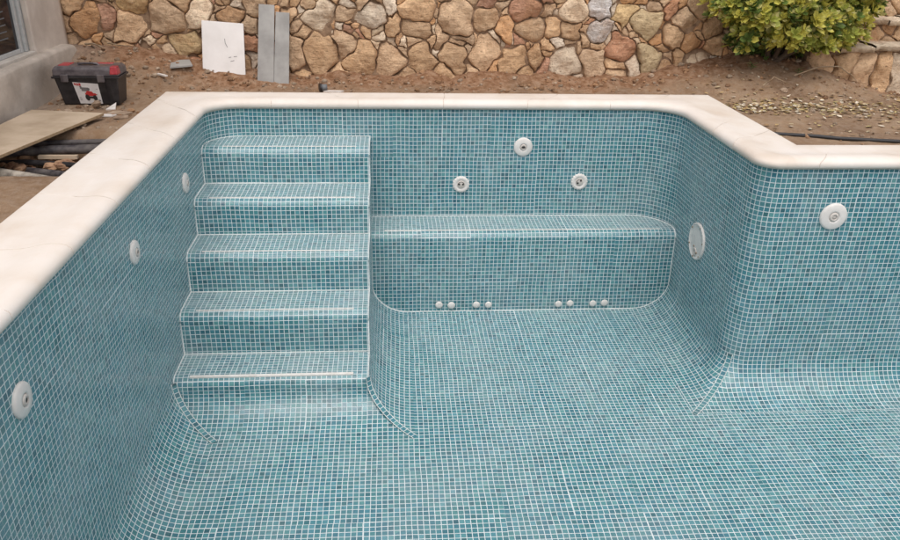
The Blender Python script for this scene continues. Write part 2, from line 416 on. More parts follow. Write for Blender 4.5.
# ------------------------------------------------------------------ steps
YS = [0.0, -10.7, -22.2, -33.3, -43.6, -53.6]
ZS = [-6.8, -15.2, -23.3, -32.0, -41.2]
NR = 2.1
floor5 = lambda y: zf(0, y)
def nose_profile(y0, y1, zt, zb):
    """tread from y0 forward, rounded nose, riser at y1 down to zb ; (y,z,v)"""
    pts = [(y0, zt, 0.0)]; v = 0
    yy = y1 + NR; pts.append((yy, zt, y0 - yy)); v = y0 - yy
    for k in range(1, 7):
        a = PI / 2 * k / 6; pts.append((y1 + NR - NR * math.sin(a), zt - NR + NR * math.cos(a), v + NR * a))
    v += NR * PI / 2; pts.append((y1, zb, v + (zt - NR - zb)))
    return pts
XA, XB = -38.4, 0.0
for k in range(5):
    y0, y1 = YS[k], YS[k + 1]; zt = ZS[k]; zb = ZS[k + 1] if k < 4 else None
    mb = MB()
    if k < 4: pr = nose_profile(y0, y1, zt, zb)
    else:
        f = -49.2 - .06; top = f + RZ
        pr = nose_profile(y0, y1, zt, min(top, zt - NR - .02)); vl = pr[-1][2]
        al = (RH + RZ) / 2 * PI / 2
        RZ5 = pr[-1][1] - f
        for j in range(1, 13):
            th = PI / 2 * j / 12; yy = y1 - RH * (1 - math.cos(th))
            pr.append((yy, zf(0, yy) + RZ5 * (1 - math.sin(th)) + .02, vl + al * j / 12))
    rows = []; uvs = []
    if k == 4: ve = pr[-1][2]; pr = [(y, z, pr[-1][0] + ve - v) for y, z, v in pr]
    for (y, z, v) in pr:
        # the flare of the last riser runs out to the mitres
        t = max(0, y1 - y) if k == 4 else 0
        xb = XB + t; xa = XA + t if k == 4 else XA
        xs = [xa, xb]
        rows.append([(x, y, z) for x in xs]); uvs.append([(x + .3, v) for x in xs])
    # v decreases away from viewer; sheets start at the nose
    if k < 4: mb.grid(rows, uvs, flip=True)
    else: mb.grid(rows[:9], uvs[:9], flip=True); mb.grid(rows[8:], uvs[8:], m=2, flip=True)
    # white joint lines at the back and along the side wall
    if k > 0: mb.tube([(XL, y0 - .05, zt + .05), (0, y0 - .05, zt + .05)], .17, 6, m=1)
    else: mb.tube([(XL + 8 , y0 - .05, zt + .05), (0, y0 - .05, zt + .05)], .14, 6, m=1)
    if k == 0:
        mb.tube([(*arc(1, 0.05, PI / 2 * q / 8), zt + .04) for q in range(9)], .14, 6, m=1)
    side = [(XL + .06, y, z + .03) for y, z, v in (pr if k < 4 else pr[:10]) if y < (-7.5 if k == 0 else 1)]
    mb.tube(side, .15, 6, m=1)
    edge = [(0 - .04, y, z + .01) for y, z, v in (pr if k < 4 else pr[:10])]
    mb.tube(edge, .11, 6, m=1)
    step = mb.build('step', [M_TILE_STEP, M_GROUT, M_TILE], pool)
    # white anti-slip strip set along the nose
    sb = MB(); w = .46 if k == 4 else .2; ys_ = y1 + 1.75 - (0.0 if k < 4 else .2)
    sb.box(-35.0 + (k == 0) * 1.5, -3.0, ys_ - w, ys_ + w * .6, zt - .3, zt + .06)
    sb.build('edge_strip', M_STRIP, step, bevel=.05)

# stepped side cheek of the stairs (x = 0), with fillet to floor
mb = MB(); rows = []
def topz(y):
    for k in range(5):
        if y > YS[k + 1] - 1e-6:
            y1 = YS[k + 1]; z = ZS[k]
            if y < y1 + NR: q = min(1, (y1 + NR - y) / NR); z = z - NR + NR * math.sqrt(max(0, 1 - q * q))
            return z
    return ZS[4] - NR
for k in range(5):
    y0, y1 = YS[k], YS[k + 1]
    yl = [y0 - .001, lerp(y0, y1, .5), y1 + NR] + [y1 + NR - NR * math.sin(PI / 2 * j / 6) for j in range(1, 7)]
    rr = []; uu = []
    for j, y in enumerate(yl):
        q = max(0, min(1, (y1 + NR - y) / NR)); zt = ZS[k] - NR + NR * math.sqrt(max(0, 1 - q * q)) if q > 0 else ZS[k]
        zb = zf(0, y) + RZ if k < 4 else zf(0, y) + RZ
        zb = min(zb, zt - .01)
        rr.append([(0.02, y, zt), (0.02, y, zb)]); uu.append([(y, zt), (y, zb)])
    mb.grid(rr, uu)
# fillet from cheek to floor, cut by the mitre at the front corner
rr = []; uu = []; n = 14; yf = YS[5]
for j in range(n + 1):
    th = PI / 2 * j / n; t = RH * (1 - math.cos(th)); ye = yf - t
    row = []; uv = []
    for y in (0.5, -20, -40, -50, ye):
        f = zf(0, y); row.append((t + .02, y, f + RZ * (1 - math.sin(th)) + .02)); uv.append((y, f + RZ - (RH + RZ) / 2 * th))
    rr.append(row); uu.append(uv)
mb.grid(rr, uu, flip=True)
mb.build('stair_side', M_TILE, pool)
mitre(lambda t: (t, YS[5] - t), (1, -1), 0, up=.4).build('corner_trim', [M_TILE, M_GROUT], pool)
mitre(lambda t: (XL + t, YS[5] - t), (1, -1), .55, up=.0, v0=5.0, ft=.05).build('corner_trim', [M_TILE, M_GROUT], pool)
mitre(lambda t: arc(3, t, PI / 4), (-1, -1), 0.0, v0=9.0, up=0.0).build('corner_trim', [M_TILE, M_GROUT], pool)

# ------------------------------------------------------------------ bench
zb_, yb_ = -27.5, -11.7; br = 2.2
mb = MB(); pr = [(0.2, zb_, 0)]; pr.append((yb_ + br, zb_, -yb_ - br)); v = -yb_ - br
for k in range(1, 7):
    a = PI / 2 * k / 6; pr.append((yb_ + br - br * math.sin(a), zb_ - br + br * math.cos(a), v + br * a))
pr.append((yb_, -49.2, v + br * PI / 2 + (zb_ - br + 49.2)))
mb.grid([[(x, y, z) for x in (-.5, 30, 78)] for y, z, v in pr], [[(x, v) for x in (-.5, 30, 78)] for y, z, v in pr], flip=True)
gl = []
for q in range(9):
    p = arc(2, .08, PI / 2 * q / 8)
    if p.y > yb_ + br: gl.append((p.x, p.y, zb_ + .05))
gl = [(0.1, -.1, zb_ + .05)] + gl + [(XR - .05, yb_ + br, zb_ + .03)]
for k in range(1, 7):
    a = PI / 2 * k / 6; gl.append((XR - .05, yb_ + br - br * math.sin(a) - .03, zb_ - br + br * math.cos(a)))
f = zf(0, -12)
gl.append((XR - .05, yb_ - .05, f + RZ))
for k in range(1, 13):
    th = PI / 2 * k / 12; gl.append((XR - RH * (1 - math.cos(th)), yb_ - .05, f + RZ * (1 - math.sin(th)) + .03))
for k in range(12, -1, -1):
    th = PI / 2 * k / 12; gl.append((RH * (1 - math.cos(th)) + .03, yb_ - .05, f + RZ * (1 - math.sin(th)) + .03))
gl.append((.06, yb_ - .05, zb_ - 2))
mb.tube(gl, .15, 6, m=1)
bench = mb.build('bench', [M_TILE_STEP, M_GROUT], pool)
sb = MB(); sb.box(3.2, 71.6, yb_ + 1.65, yb_ + 2.0, zb_ - .3, zb_ + .06); sb.build('edge_strip', M_STRIP, bench, bevel=.05)

# ------------------------------------------------------------------ coping stones
COPE = [(.05, -.1), (.65, -.02), (1.0, .4), (1.1, .9), (.9, 1.4), (.35, 1.8), (-.5, 2.02), (-1.6, 2.03), (-2.8, 1.88), (-4.0, 1.6), (-5.2, 1.36), (-6.5, 1.26),
        (-9.5, 1.18), (-12.3, 1.1), (-12.6, 1.0), (-12.7, .8), (-12.7, -1.1)]
def frames():
    """list of (key, fn(t)->xy) running round the outline; key = distance along wall line"""
    out = []; s = 0
    for i in range(NV):
        L = leg(i)[3]
        r0, r1 = RC[i], RC[(i + 1) % NV]
        n = max(2, int((L - r0 - r1) / 4))
        for k in range(n + 1):
            q = k / n
            def fn(t, i=i, q=q): return arc(i, t, PI / 2).lerp(arc(i + 1, t, 0), q)
            out.append((s, fn)); s += (L - r0 - r1) / n if k < n else 0
        for k in range(1, 10):
            ph = PI / 2 * k / 10; 
            def fn(t, i=i, ph=ph): return arc(i + 1, t, ph)
            s += r1 * PI / 2 / 10; out.append((s, fn))
        s += r1 * PI / 2 / 10
    return out, s
FR, TOT = frames(); FR.append((TOT, FR[0][1]))
def sec(s):
    for (a, fa), (b, fb) in zip(FR, FR[1:]):
        if a <= s <= b + 1e-9:
            q = 0 if b - a < 1e-9 else (s - a) / (b - a)
            return lambda t, fa=fa, fb=fb, q=q: fa(t).lerp(fb(t), q)
    return FR[-1][1]
# joints : corner stones reach 11 past each corner
joints = []; s = 0
cs = []
for i in range(NV):
    L = leg(i)[3] - RC[i] - RC[(i + 1) % NV]
    a, b = s + 7, s + L - 7; n = max(1, round((b - a) / 19.0))
    if i == 2: a, b, n = s + L * .45, s + L * .75, 1
    for k in range(n + 1): joints.append(lerp(a, b, k / n))
    s += L + RC[(i + 1) % NV] * PI / 2
joints.sort(); gap = .08
for j, a in enumerate(joints):
    b = joints[(j + 1) % len(joints)]; wrap = b < a
    if wrap: b += TOT
    ss = [a + gap] + [x + o for o in (0, TOT) for x, _ in FR if a + gap + .05 < x + o < b - gap - .05] + [b - gap]
    dz = random.uniform(0, .04); tl = random.uniform(-.001, .001)
    rows = []
    for x in ss:
        F = sec(x % TOT if x > TOT else x)
        rr = []
        for t, z in COPE:
            p = F(t); rr.append((p.x, p.y, z + dz + tl * (t + 3)))
        rows.append(rr)
    mb = MB(); mb.grid(rows); mb.face(rows[0]); mb.face(list(reversed(rows[-1])))
    mb.build('coping_stone', M_COPE, pool, merge=False)
rows = []
for x, F in FR:
    rows.append([(F(t - (.05 if t > 0 else -.05)).x, F(t - (.05 if t > 0 else -.05)).y, z - .05) for t, z in COPE])
mb = MB(); mb.grid(rows); mb.build('coping_mortar', M_MORTAR, pool)

# ------------------------------------------------------------------ fittings
def wallM(pos, nrm, spin=0):
    n = Vector(nrm).normalized(); up = Vector((0, 0, 1)); x = up.cross(n).normalized(); y = n.cross(x)
    M = Matrix((x, y, n)).transposed().to_4x4()
    M = Matrix.Translation(Vector(pos) * T - Vector((65, -90, -50)) * T) @ M @ Matrix.Rotation(spin, 4, 'Z')
    return M
def fit(mb, name, mats, parent, M):
    o = mb.build(name, mats, None); o.parent = parent
    if M is not None: o.matrix_local = M
    return o
def place(mesh_objs, M):
    a = mesh_objs[0]; o = a.copy(); col.objects.link(o); o.parent = pool; o.matrix_local = M
    for ch in mesh_objs[1:]:
        c = ch.copy(); col.objects.link(c); c.parent = o; c.matrix_local = ch.matrix_local.copy()
    return o
# flat round return inlet with slotted eyeball
def inlet(R, slot, M, hole=True):
    mb = MB(); mb.lathe([(R, -.1), (R, .18), (R * .96, .34), (R * .86, .46), (R * .5, .56), (R * .40, .56), (R * .36, .40)])
    pl = fit(mb, 'return_inlet', M_PLASTIC, pool, M)
    mb = MB(); mb.lathe([(R * .36, .30), (R * .34, .5), (R * .28, .66), (R * .17, .74), (R * .15, .45), (0.001, .40)])
    e = fit(mb, 'eyeball', M_PLASTIC2, pl, Matrix.Identity(4))
    mb = MB()
    if slot: mb.box(-.48, .48, -.14, .14, .42, .765)
    else: mb.lathe([(R * .13, .2), (R * .13, .62), (0.001, .62)], 14)
    h = fit(mb, 'opening', M_HOLE if hole else M_PLASTIC2, pl, Matrix.Identity(4))
    return pl
for yy, zz, r in ((-106.6, -9.8, 2.2), (-62.9, -10.0, 2.1), (-27, -9.7, 2.15)):
    inlet(r, False, wallM((XL, yy, zz), (1, 0, 0)))
inlet(2.35, True, wallM((37.6, 0, -9.4), (0, -1, 0)))
o = inlet(2.75, False, wallM((91.2, YR, -9.8), (0, -1, 0)), False)
# scalloped swirl jets
def jet(M):
    mb = MB(); sc = lambda r, h, t: r * (1 + (.035 * math.cos(18 * t) if r > 1.6 else 0))
    mb.lathe([(2.1, -.1), (2.1, .25), (2.0, .45), (1.6, .55), (1.35, .5), (1.15, .38), (.95, .36)], 108, mod=sc)
    pl = fit(mb, 'swirl_jet', M_PLASTIC, pool, M)
    mb = MB(); mb.lathe([(.97, .3), (.95, .52), (.8, .6), (0.001, .6)]); fit(mb, 'rotor', M_PLASTIC2, pl, Matrix.Identity(4))
    for s in (-1, 1):
        mb = MB(); mb.lathe([(.25, .5), (.25, .63), (0.001, .63)], 12)
        fit(mb, 'opening', M_HOLE, pl, Matrix.Translation((s * .48 * T, (.1) * T, 0)))
    mb = MB()
    for q in range(10):
        a0 = PI * q / 10 + .1; a1 = PI * (q + 1) / 10 + .1
        mb.face([(r * math.cos(a), r * math.sin(a), .615) for r, a in ((.68, a0), (.82, a0), (.82, a1), (.68, a1))])
    fit(mb, 'groove', M_HOLE, pl, Matrix.Identity(4))
    return pl
jet(wallM((22.4, 0, -19.0), (0, -1, 0)))
jet(wallM((52.5, 0, -18.4), (0, -1, 0), .7))
# round lamp niche in the right-hand return wall
mb = MB(); R = 4.35
mb.lathe([(R, -.1), (R, .3), (R * .97, .48), (R * .92, .5), (R * .89, .42), (R * .86, .34), (R * .6, .36), (0.001, .40)], 48)
nic = fit(mb, 'lamp_niche', M_PLASTIC, pool, wallM((XR, -24.7, -24.8), (-1, 0, 0)))
mb = MB(); mb.lathe([(1.0, .3), (1.0, .5), (.7, .58), (.55, .45), (.001, .45)], 20)
fit(mb, 'cable_gland', M_PLASTIC2, nic, Matrix.Translation((.2 * T, -2.5 * T, 0)))
for a, r in ((.2, .9), (1.2, .91), (2.5, .9), (3.6, .9), (4.6, .9), (5.5, .9), (4.3, .35), (5.2, .62)):
    mb = MB(); mb.lathe([(.2, .0), (.2, .54), (.001, .56)], 10)
    fit(mb, 'screw', M_SCREW, nic, Matrix.Translation((math.cos(a) * R * r * T, math.sin(a) * R * r * T, 0)))
# eight air buttons at the foot of the bench
for x in (16.6, 19.7, 26.0, 29.1, 47.0, 50.0, 55.9, 58.9):
    mb = MB(); q = random.uniform(.93, 1.05)
    mb.lathe([(.45 * q, -.1), (.45 * q, .28), (.92 * q, .36), (.95 * q, .46), (.78 * q, .60), (.4, .66), (0.001, .67)], 20)
    fit(mb, 'air_button', M_PLASTIC, pool, wallM((x, yb_, -46.9 + random.uniform(-.12, .12)), (0, -1, 0)))

# ------------------------------------------------------------------ ground
HW = [(-110, 9), (-78, 9.5), (-68, 9.2), (-60, 8.5), (-50, 6.4), (-44, 4.2), (-36, 3.4), (-26, 2.4), (-18, 1.7), (-9, 2.8), (0, 1.5), (9, 1.1), (15, 2.9), (22, 1.6), (30, 3.2), (38, 3.0), (44, 2.4), (50, 3.2), (58, 1.4), (66, 2.2), (73, 1.6), (80, 3.6), (92, 6), (105, 9.3), (122, 7.5), (130, 4.6), (138, 1.8), (146, -.2), (170, -.6)]
Y0 = [(-110, 10), (-60, 12), (-46, 20), (-20, 22), (60, 22), (80, 12), (100, 6), (125, 8), (145, 10)]
YW = [(-110, 35), (112, 35), (120, 27), (170, 26)]
def fbm(x, y, s, o=4):
    return noise.fractal(Vector((x * s, y * s, 3.3)), 1.0, 2.0, o)
def G(x, y):
    h = table(HW, x) * sstep(table(Y0, x), table(YW, x), y) - .35
    amp = .25 + .5 * sstep(8, 30, y) + .35 * sstep(-50, -62, x)
    h += fbm(x, y, .06) * amp * .8 + fbm(x, y, .35, 3) * .2 * (1 + sstep(10, 25, y) * 2.4)
    if abs(h) < 50 and (x > -50.5 and x < 88 and y < 16 and y > -60) : h = min(h, .3)
    # trench beside the left coping
    w = sstep(-80, -72, x) * (1 - sstep(-40, -38, x)) * sstep(-52, -46, y) * (1 - sstep(-25, -20, y))
    h -= 8.0 * w
    return h
mb = MB()
def poolhole(x, y):
    return (x > -46.5 and x < 83.5 and y < 8.5 and y > -200) or (x > 80 and x < 178 and y < -41 and y > -200)
def patch(x0, x1, y0, y1, st):
    nx = int(round((x1 - x0) / st)); ny = int(round((y1 - y0) / st)); b = len(mb.v)
    for j in range(ny + 1):
        for i in range(nx + 1):
            x = x0 + i * st; y = y0 + j * st; mb.v.append((x, y, G(x, y)))
    for j in range(ny):
        for i in range(nx):
            cx = x0 + (i + .5) * st; cy = y0 + (j + .5) * st
            if poolhole(cx, cy): continue
            q = (b + j * (nx + 1) + i, b + j * (nx + 1) + i + 1, b + (j + 1) * (nx + 1) + i + 1, b + (j + 1) * (nx + 1) + i)
            mb.f.append(q); mb.uv.append([(0, 0)] * 4); mb.m.append(0); mb.c.append((1, 1, 1)); mb.sm.append(True)
patch(-90, 170, 0, 42, 1.0); patch(-90, -44, -110, 0, 1.0); patch(80, 170, -60, 0, 1.0)
def flat(x0, x1, y0, y1): mb.face([(x0, y0, -.45), (x1, y0, -.45), (x1, y1, -.45), (x0, y1, -.45)])
flat(-2000, -90, -2000, 42); flat(170, 2000, -2000, 42); flat(-90, -46, -200, -109); flat(177, 178.5, -200, -60)
flat(-90, 170, -2000, -186); flat(-2000, 2000, 42, 43)
mb.build('ground', M_DIRT, merge=False)['kind'] = 'structure'
mb = MB(); mb.face([(-2000, 38.5, 31), (2000, 38.5, 31), (2000, 2000, 34), (-2000, 2000, 34)])
mb.build('upper_terrace', M_DIRT)['kind'] = 'structure'

# ------------------------------------------------------------------ stone masonry
def clip(poly, n, c):
    out = []
    for i in range(len(poly)):
        a = poly[i]; b = poly[(i + 1) % len(poly)]; da = a[0] * n[0] + a[1] * n[1] - c; db = b[0] * n[0] + b[1] * n[1] - c
        if da <= 0: out.append(a)
        if da * db < 0:
            t = da / (da - db); out.append((a[0] + (b[0] - a[0]) * t, a[1] + (b[1] - a[1]) * t))
    return out
TINT = {'t': (.66, .46, .29), 'o': (.68, .41, .22), 'r': (.56, .31, .20), 'y': (.66, .50, .29), 'p': (.80, .67, .52), 'g': (.64, .60, .57)}
def masonry(seeds, rect, y0, depth=1.5, gap=.16, mb=None, bulge=1.0):
    mb = mb or MB(); x0, x1, z0, z1 = rect
    for i, (x, z, r, k) in enumerate(seeds):
        if not (x0 - 1 < x < x1 + 1 and z0 - 1 < z < z1 + 1): continue
        poly = [(x0, z0), (x1, z0), (x1, z1), (x0, z1)]
        for j, (a, b, q, _) in enumerate(seeds):
            if i == j or abs(a - x) > 22 or abs(b - z) > 22: continue
            dx, dz = a - x, b - z; L = math.hypot(dx, dz)
            if L < .01: continue
            c = ((a * a + b * b) - (x * x + z * z) + r * r - q * q) / 2
            poly = clip(poly, (dx, dz), c)
            if len(poly) < 3: break
        if len(poly) < 3: continue
        cx = sum(p[0] for p in poly) / len(poly); cz = sum(p[1] for p in poly) / len(poly)
        area = abs(sum(poly[k_][0] * poly[(k_ + 1) % len(poly)][1] - poly[(k_ + 1) % len(poly)][0] * poly[k_][1] for k_ in range(len(poly)))) / 2
        if area < .5: continue
        size = math.sqrt(area)
        wx = lambda a, b_: a + noise.noise(Vector((a * .17, b_ * .17, 5.1))) * 2.6 + noise.noise(Vector((a * .45, b_ * .45, 8.7))) * .9
        wz = lambda a, b_: b_ + noise.noise(Vector((a * .17, b_ * .17, 25.1))) * 2.2 + noise.noise(Vector((a * .45, b_ * .45, 38.7))) * .9
        planes = []
        for _ in range(5):
            an = random.uniform(0, 2 * PI); sl_ = random.uniform(.10, .42); planes.append((math.cos(an) * sl_, math.sin(an) * sl_, random.uniform(.2, 1.0) * size * .16))
        # resample, inset, roughen
        N = 40; per = []; tot = 0
        for k_ in range(len(poly)):
            a, b = poly[k_], poly[(k_ + 1) % len(poly)]; l = math.dist(a, b); per.append((tot, l, a, b)); tot += l
        ring = []
        for q in range(N):
            s = tot * q / N
            for t0, l, a, b in per:
                if s <= t0 + l + 1e-9: f_ = (s - t0) / max(l, 1e-6); ring.append([lerp(a[0], b[0], f_), lerp(a[1], b[1], f_)]); break
        ring = [[wx(*p), wz(*p)] for p in ring]
        cx = sum(p[0] for p in ring) / N; cz = sum(p[1] for p in ring) / N
        for _ in range(1):
            ring = [[(ring[q - 1][d] + ring[q][d] * 8 + ring[(q + 1) % N][d]) / 10 for d in (0, 1)] for q in range(N)]
        for p in ring:
            dx, dz = p[0] - cx, p[1] - cz; L = math.hypot(dx, dz) + 1e-6
            w = noise.noise(Vector((p[0] * .45, p[1] * .45, i * 3.1))) * .75 * min(1, size / 6) + noise.noise(Vector((p[0] * 1.4, p[1] * 1.4, i))) * .35
            g_ = gap + max(-.12, w); f_ = max(.5, (L - g_) / L); p[0] = cx + dx * f_; p[1] = cz + dz * f_
        soft = [list(p) for p in ring]
        for _ in range(14): soft = [[(soft[q - 1][d] + soft[q][d] * 2 + soft[(q + 1) % N][d]) / 4 for d in (0, 1)] for q in range(N)]
        t = TINT[k]; v = random.uniform(.82, 1.18); hs = random.uniform(-.05, .05)
        tint = (t[0] * v * (1 + hs), t[1] * v, t[2] * v * (1 - hs * 1.6))
        out = random.uniform(-.25, .55); tx = random.uniform(-.07, .07); tz = random.uniform(-.07, .07)
        rows = []
        for f_, d in ((1.0, -depth), (1.0, .25), (.985, .62), (.955, .85), (.90, .98), (.80, 1.04), (.68, 1.08), (.56, 1.1), (.44, 1.11), (.32, 1.12), (.2, 1.14), (.1, 1.15), (.02, 1.15)):
            rr = []
            for p, sp in zip(ring, soft):
                q_ = min(1, (1 - f_) * 4.5); x_, z_ = lerp(cx, lerp(p[0], sp[0], q_), f_), lerp(cz, lerp(p[1], sp[1], q_), f_)
                dd = d
                if d > 0:
                    dd = d * min(1, size / 5) * bulge + out + tx * (x_ - cx) + tz * (z_ - cz)
                    n1 = noise.noise(Vector((x_ * .22 + i * 7, z_ * .22, i))); n2 = noise.noise(Vector((x_ * .75, z_ * .75, i + 9.)))
                    n3 = noise.noise(Vector((x_ * 1.9, z_ * 1.9, i + 5.)))
                    dd += (n1 * .8 + n2 * .3 + n3 * .1) * (1 if f_ < .95 else .4) * min(1, size / 5)
                    dd += (min([0.0] + [c_ - a_ * (x_ - cx) - b_ * (z_ - cz) for a_, b_, c_ in planes]) + .15) * 1.1
                rr.append((x_, y0 - dd, z_))
            rr.append(rr[0]); rows.append(rr)
        mb.grid(rows, c=tint); mb.face([p for p in rows[-1][:-1]], c=tint, smooth=True)
    return mb
SEEDS = [(-75.1, 15.1, 4.1, 'o'), (-70.2, 15.6, 3.2, 'r'), (-64.9, 13.4, 4.9, 't'), (-54.9, 16.1, 5.5, 't'), (-61.9, 19.3, 4.3, 'y'), (-78.3, 19.3, 2.9, 't'), (-79.9, 14.8, 2.6, 't'), (-56.7, 12.0, 2.3, 'r'), (-49.9, 9.7, 4.1, 'y'), (-45.6, 17.0, 3.8, 'p'), (-56.6, 20.4, 1.7, 't'), (-50.4, 20.5, 2.9, 't'), (-72.0, 20.7, 2.0, 't'), (-79.5, 11.4, 1.7, 't'), (-49.2, 13.1, 1.2, 't'), (-69.0, 11.8, 1.4, 't'), (-59.7, 11.4, 1.4, 't'), (-60.5, 16.8, 0.9, 't'), (-55.2, 9.4, 1.7, 't'), (-44.1, 18.5, 2.0, 't'), (-41.0, 18.6, 1.7, 't'), (-36.7, 16.3, 3.5, 'o'), (-35.7, 18.9, 1.7, 'p'), (-31.4, 19.5, 2.6, 't'), (-31.9, 14.3, 2.6, 't'), (-32.5, 9.6, 2.6, 'r'), (-21.6, 16.8, 2.6, 't'), (-19.2, 16.8, 1.2, 't'), (-13.5, 16.9, 4.9, 'p'), (-21.0, 7.8, 4.3, 't'), (-18.0, 4.6, 0.9, 't'), (-14.0, 7.4, 5.2, 't'), (-8.4, 9.6, 3.8, 't'), (-6.5, 17.5, 2.6, 't'), (-4.1, 17.0, 1.2, 't'), (-4.7, 14.6, 0.9, 'o'), (-10.7, 21.0, 2.0, 't'), (-17.3, 20.7, 2.0, 't'), (-19.3, 13.9, 0.9, 't'), (-13.0, 11.9, 0.9, 'p'), (-23.7, 20.3, 1.7, 't'), (-3.1, 5.9, 4.3, 't'), (-0.6, 16.8, 3.8, 'p'), (6.2, 14.8, 3.2, 't'), (5.0, 5.9, 4.6, 't'), (-1.0, 12.6, 1.7, 't'), (13.6, 6.3, 4.3, 't'), (12.2, 14.3, 3.2, 't'), (13.0, 19.3, 4.1, 't'), (5.1, 20.2, 2.9, 'p'), (-2.6, 20.9, 2.3, 't'), (19.4, 12.5, 2.9, 't'), (22.8, 6.4, 3.5, 't'), (23.1, 17.4, 5.2, 't'), (25.2, 12.6, 2.0, 't'), (31.5, 16.1, 3.5, 't'), (27.2, 12.1, 0.9, 't'), (30.7, 8.4, 4.3, 't'), (31.8, 20.9, 2.6, 'r'), (25.3, 9.1, 0.6, 'p'), (8.3, 11.6, 0.9, 'o'), (37.4, 14.4, 2.9, 'o'), (41.6, 19.4, 3.5, 'r'), (47.7, 19.0, 2.6, 't'), (44.4, 14.2, 3.8, 't'), (55.2, 19.6, 3.8, 'p'), (62.5, 20.0, 3.8, 'g'), (63.6, 14.4, 3.2, 'g'), (50.8, 14.5, 2.3, 't'), (55.4, 14.3, 3.2, 't'), (39.2, 6.5, 4.1, 't'), (45.7, 7.1, 3.2, 't'), (54.4, 6.1, 4.6, 'p'), (63.1, 5.4, 4.1, 't'), (59.9, 11.4, 1.2, 't'), (70.8, 18.5, 3.5, 'y'), (69.8, 9.8, 4.1, 'r'), (36.0, 19.6, 1.2, 't'), (46.9, 22.4, 1.7, 'r'), (39.4, 12.8, 0.6, 'p'), (44.1, 10.1, 0.9, 't'), (74.1, 14.8, 1.4, 't'), (71.4, 23.0, 2.0, 'o'), (77.1, 16.2, 3.8, 'y'), (73.5, 22.2, 1.7, 'o'), (82.5, 20.2, 2.9, 'r'), (84.8, 12.5, 3.5, 't'), (87.7, 16.6, 3.2, 't'), (77.9, 7.4, 4.1, 'y'), (90.0, 10.6, 2.9, 'o'), (91.3, 20.6, 3.8, 't'), (95.6, 15.6, 3.2, 't'), (97.3, 10.7, 3.5, 't'), (103.3, 11.6, 2.3, 't'), (101.9, 15.9, 2.3, 't'), (87.0, 7.0, 2.0, 't'), (81.4, 10.0, 1.7, 't'), (83.3, 4.1, 2.0, 't'), (74.0, 13.2, 0.9, 't'), (90.7, 15.8, 0.9, 'o'), (67.8, 1.8, 1.2, 't'), (57.6, 2.0, 0.9, 'p'), (41.8, 1.3, 0.9, 't'), (19.0, 1.1, 0.9, 't'), (9.1, 1.6, 0.9, 't'), (-9.0, 1.4, 1.2, 't'), (-66.5, 7.4, 2.6, 't'), (-60.1, 6.1, 2.6, 't'), (-75.7, 7.8, 2.6, 't'), (-42.9, 5.0, 2.6, 't'), (-37.5, 5.0, 2.6, 't'), (-26.7, 4.6, 2.6, 't')]
def fill(seeds, x0, x1, z0, z1, big, avoid=.95, tries=4000, rs=None, lim=400):
    rs = rs or random.Random(3)
    for _ in range(tries):
        if len(seeds) > lim: break
        r = rs.choice((rs.uniform(2.6, 5.0) * big, rs.uniform(2.2, 3.6) * big, rs.uniform(1.0, 1.8)))
        x = rs.uniform(x0, x1); z = rs.uniform(z0, z1)
        if all(math.hypot(x - a, z - b) > (r + q) * avoid for a, b, q, _k in seeds): seeds.append((x, z, r, rs.choice('tttttoorypp')))
main = list(SEEDS)
fill(main, -100, 128, 23.5, 34, 1.0); fill(main, -100, -76, -2, 34, 1.0); fill(main, 104, 128, -2, 34, 1.0)
fill(main, -100, 128, 7.5, 34, .7, .98, 6000, random.Random(5), 520)
rs_ = random.Random(77)
for _ in range(9000):
    if len(main) > 640: break
    r = rs_.uniform(.7, 1.5); x = rs_.uniform(-100, 126); z = rs_.uniform(5, 34)
    if all(math.hypot(x - a, z - b_) > (r + q) * .84 for a, b_, q, _k in main): main.append((x, z, r, rs_.choice('ttoprp')))
wallE = empty('stone_wall', (10, 38, 0), 'long wall of irregular tan and reddish field stones behind the pool', 'stone wall')
mb = masonry(main, (-100, 126, -3, 34), 36.0); mb.build('stonework', M_STONE, wallE)
mb = MB()
nx = 110; nz = 19
mb.grid([[(lerp(-100, 126, i / nx), 36.1 + .8 * fbm(i * 2.2, j * 2, .3), lerp(-3, 33.5, j / nz)) for i in range(nx + 1)] for j in range(nz + 1)])
mb.box(-100, 126.5, 37.4, 44, -3, 33.6); mb.build('mortar_core', M_WMORTAR, wallE)

# stepped terrace walls on the right
def slabs(mb, x0, x1, y0, y1, z, th, seed):
    rs = random.Random(seed); x = x0
    while x < x1:
        w = rs.uniform(6, 12); e = min(x + w, x1); dy = rs.uniform(-.6, .4); dz = rs.uniform(-.25, .25)
        n = 9; m = 5; top = []; 
        for j in range(m + 1):
            row = []
            for i in range(n + 1):
                px = lerp(x + .15, e - .15, i / n); py = lerp(y0 + dy, y1, j / m)
                if j == 0: py += noise.noise(Vector((px * .5, seed, 1))) * .9
                row.append((px, py, z + dz + noise.noise(Vector((px * .4, py * .4, seed))) * .35 - (.35 if j == 0 else 0)))
            top.append(row)
        v = rs.uniform(.85, 1.15); c = (.62 * v, .52 * v, .40 * v)
        front = [[(p[0], p[1] + .1, p[2] - .25) for p in top[0]], [(p[0], p[1] + .25, p[2] - th) for p in top[0]], [(p[0], p[1] + 3, p[2] - th) for p in top[0]]]
        mb.grid(list(reversed(front)) + top, c=c)
        x = e
LAB = ['lowest tier of stepped stone terrace with upright stones beside the leaf litter',
       'middle tier of stepped stone terrace right of the bush', 'topmost tier of the stepped stone terrace at the right edge']
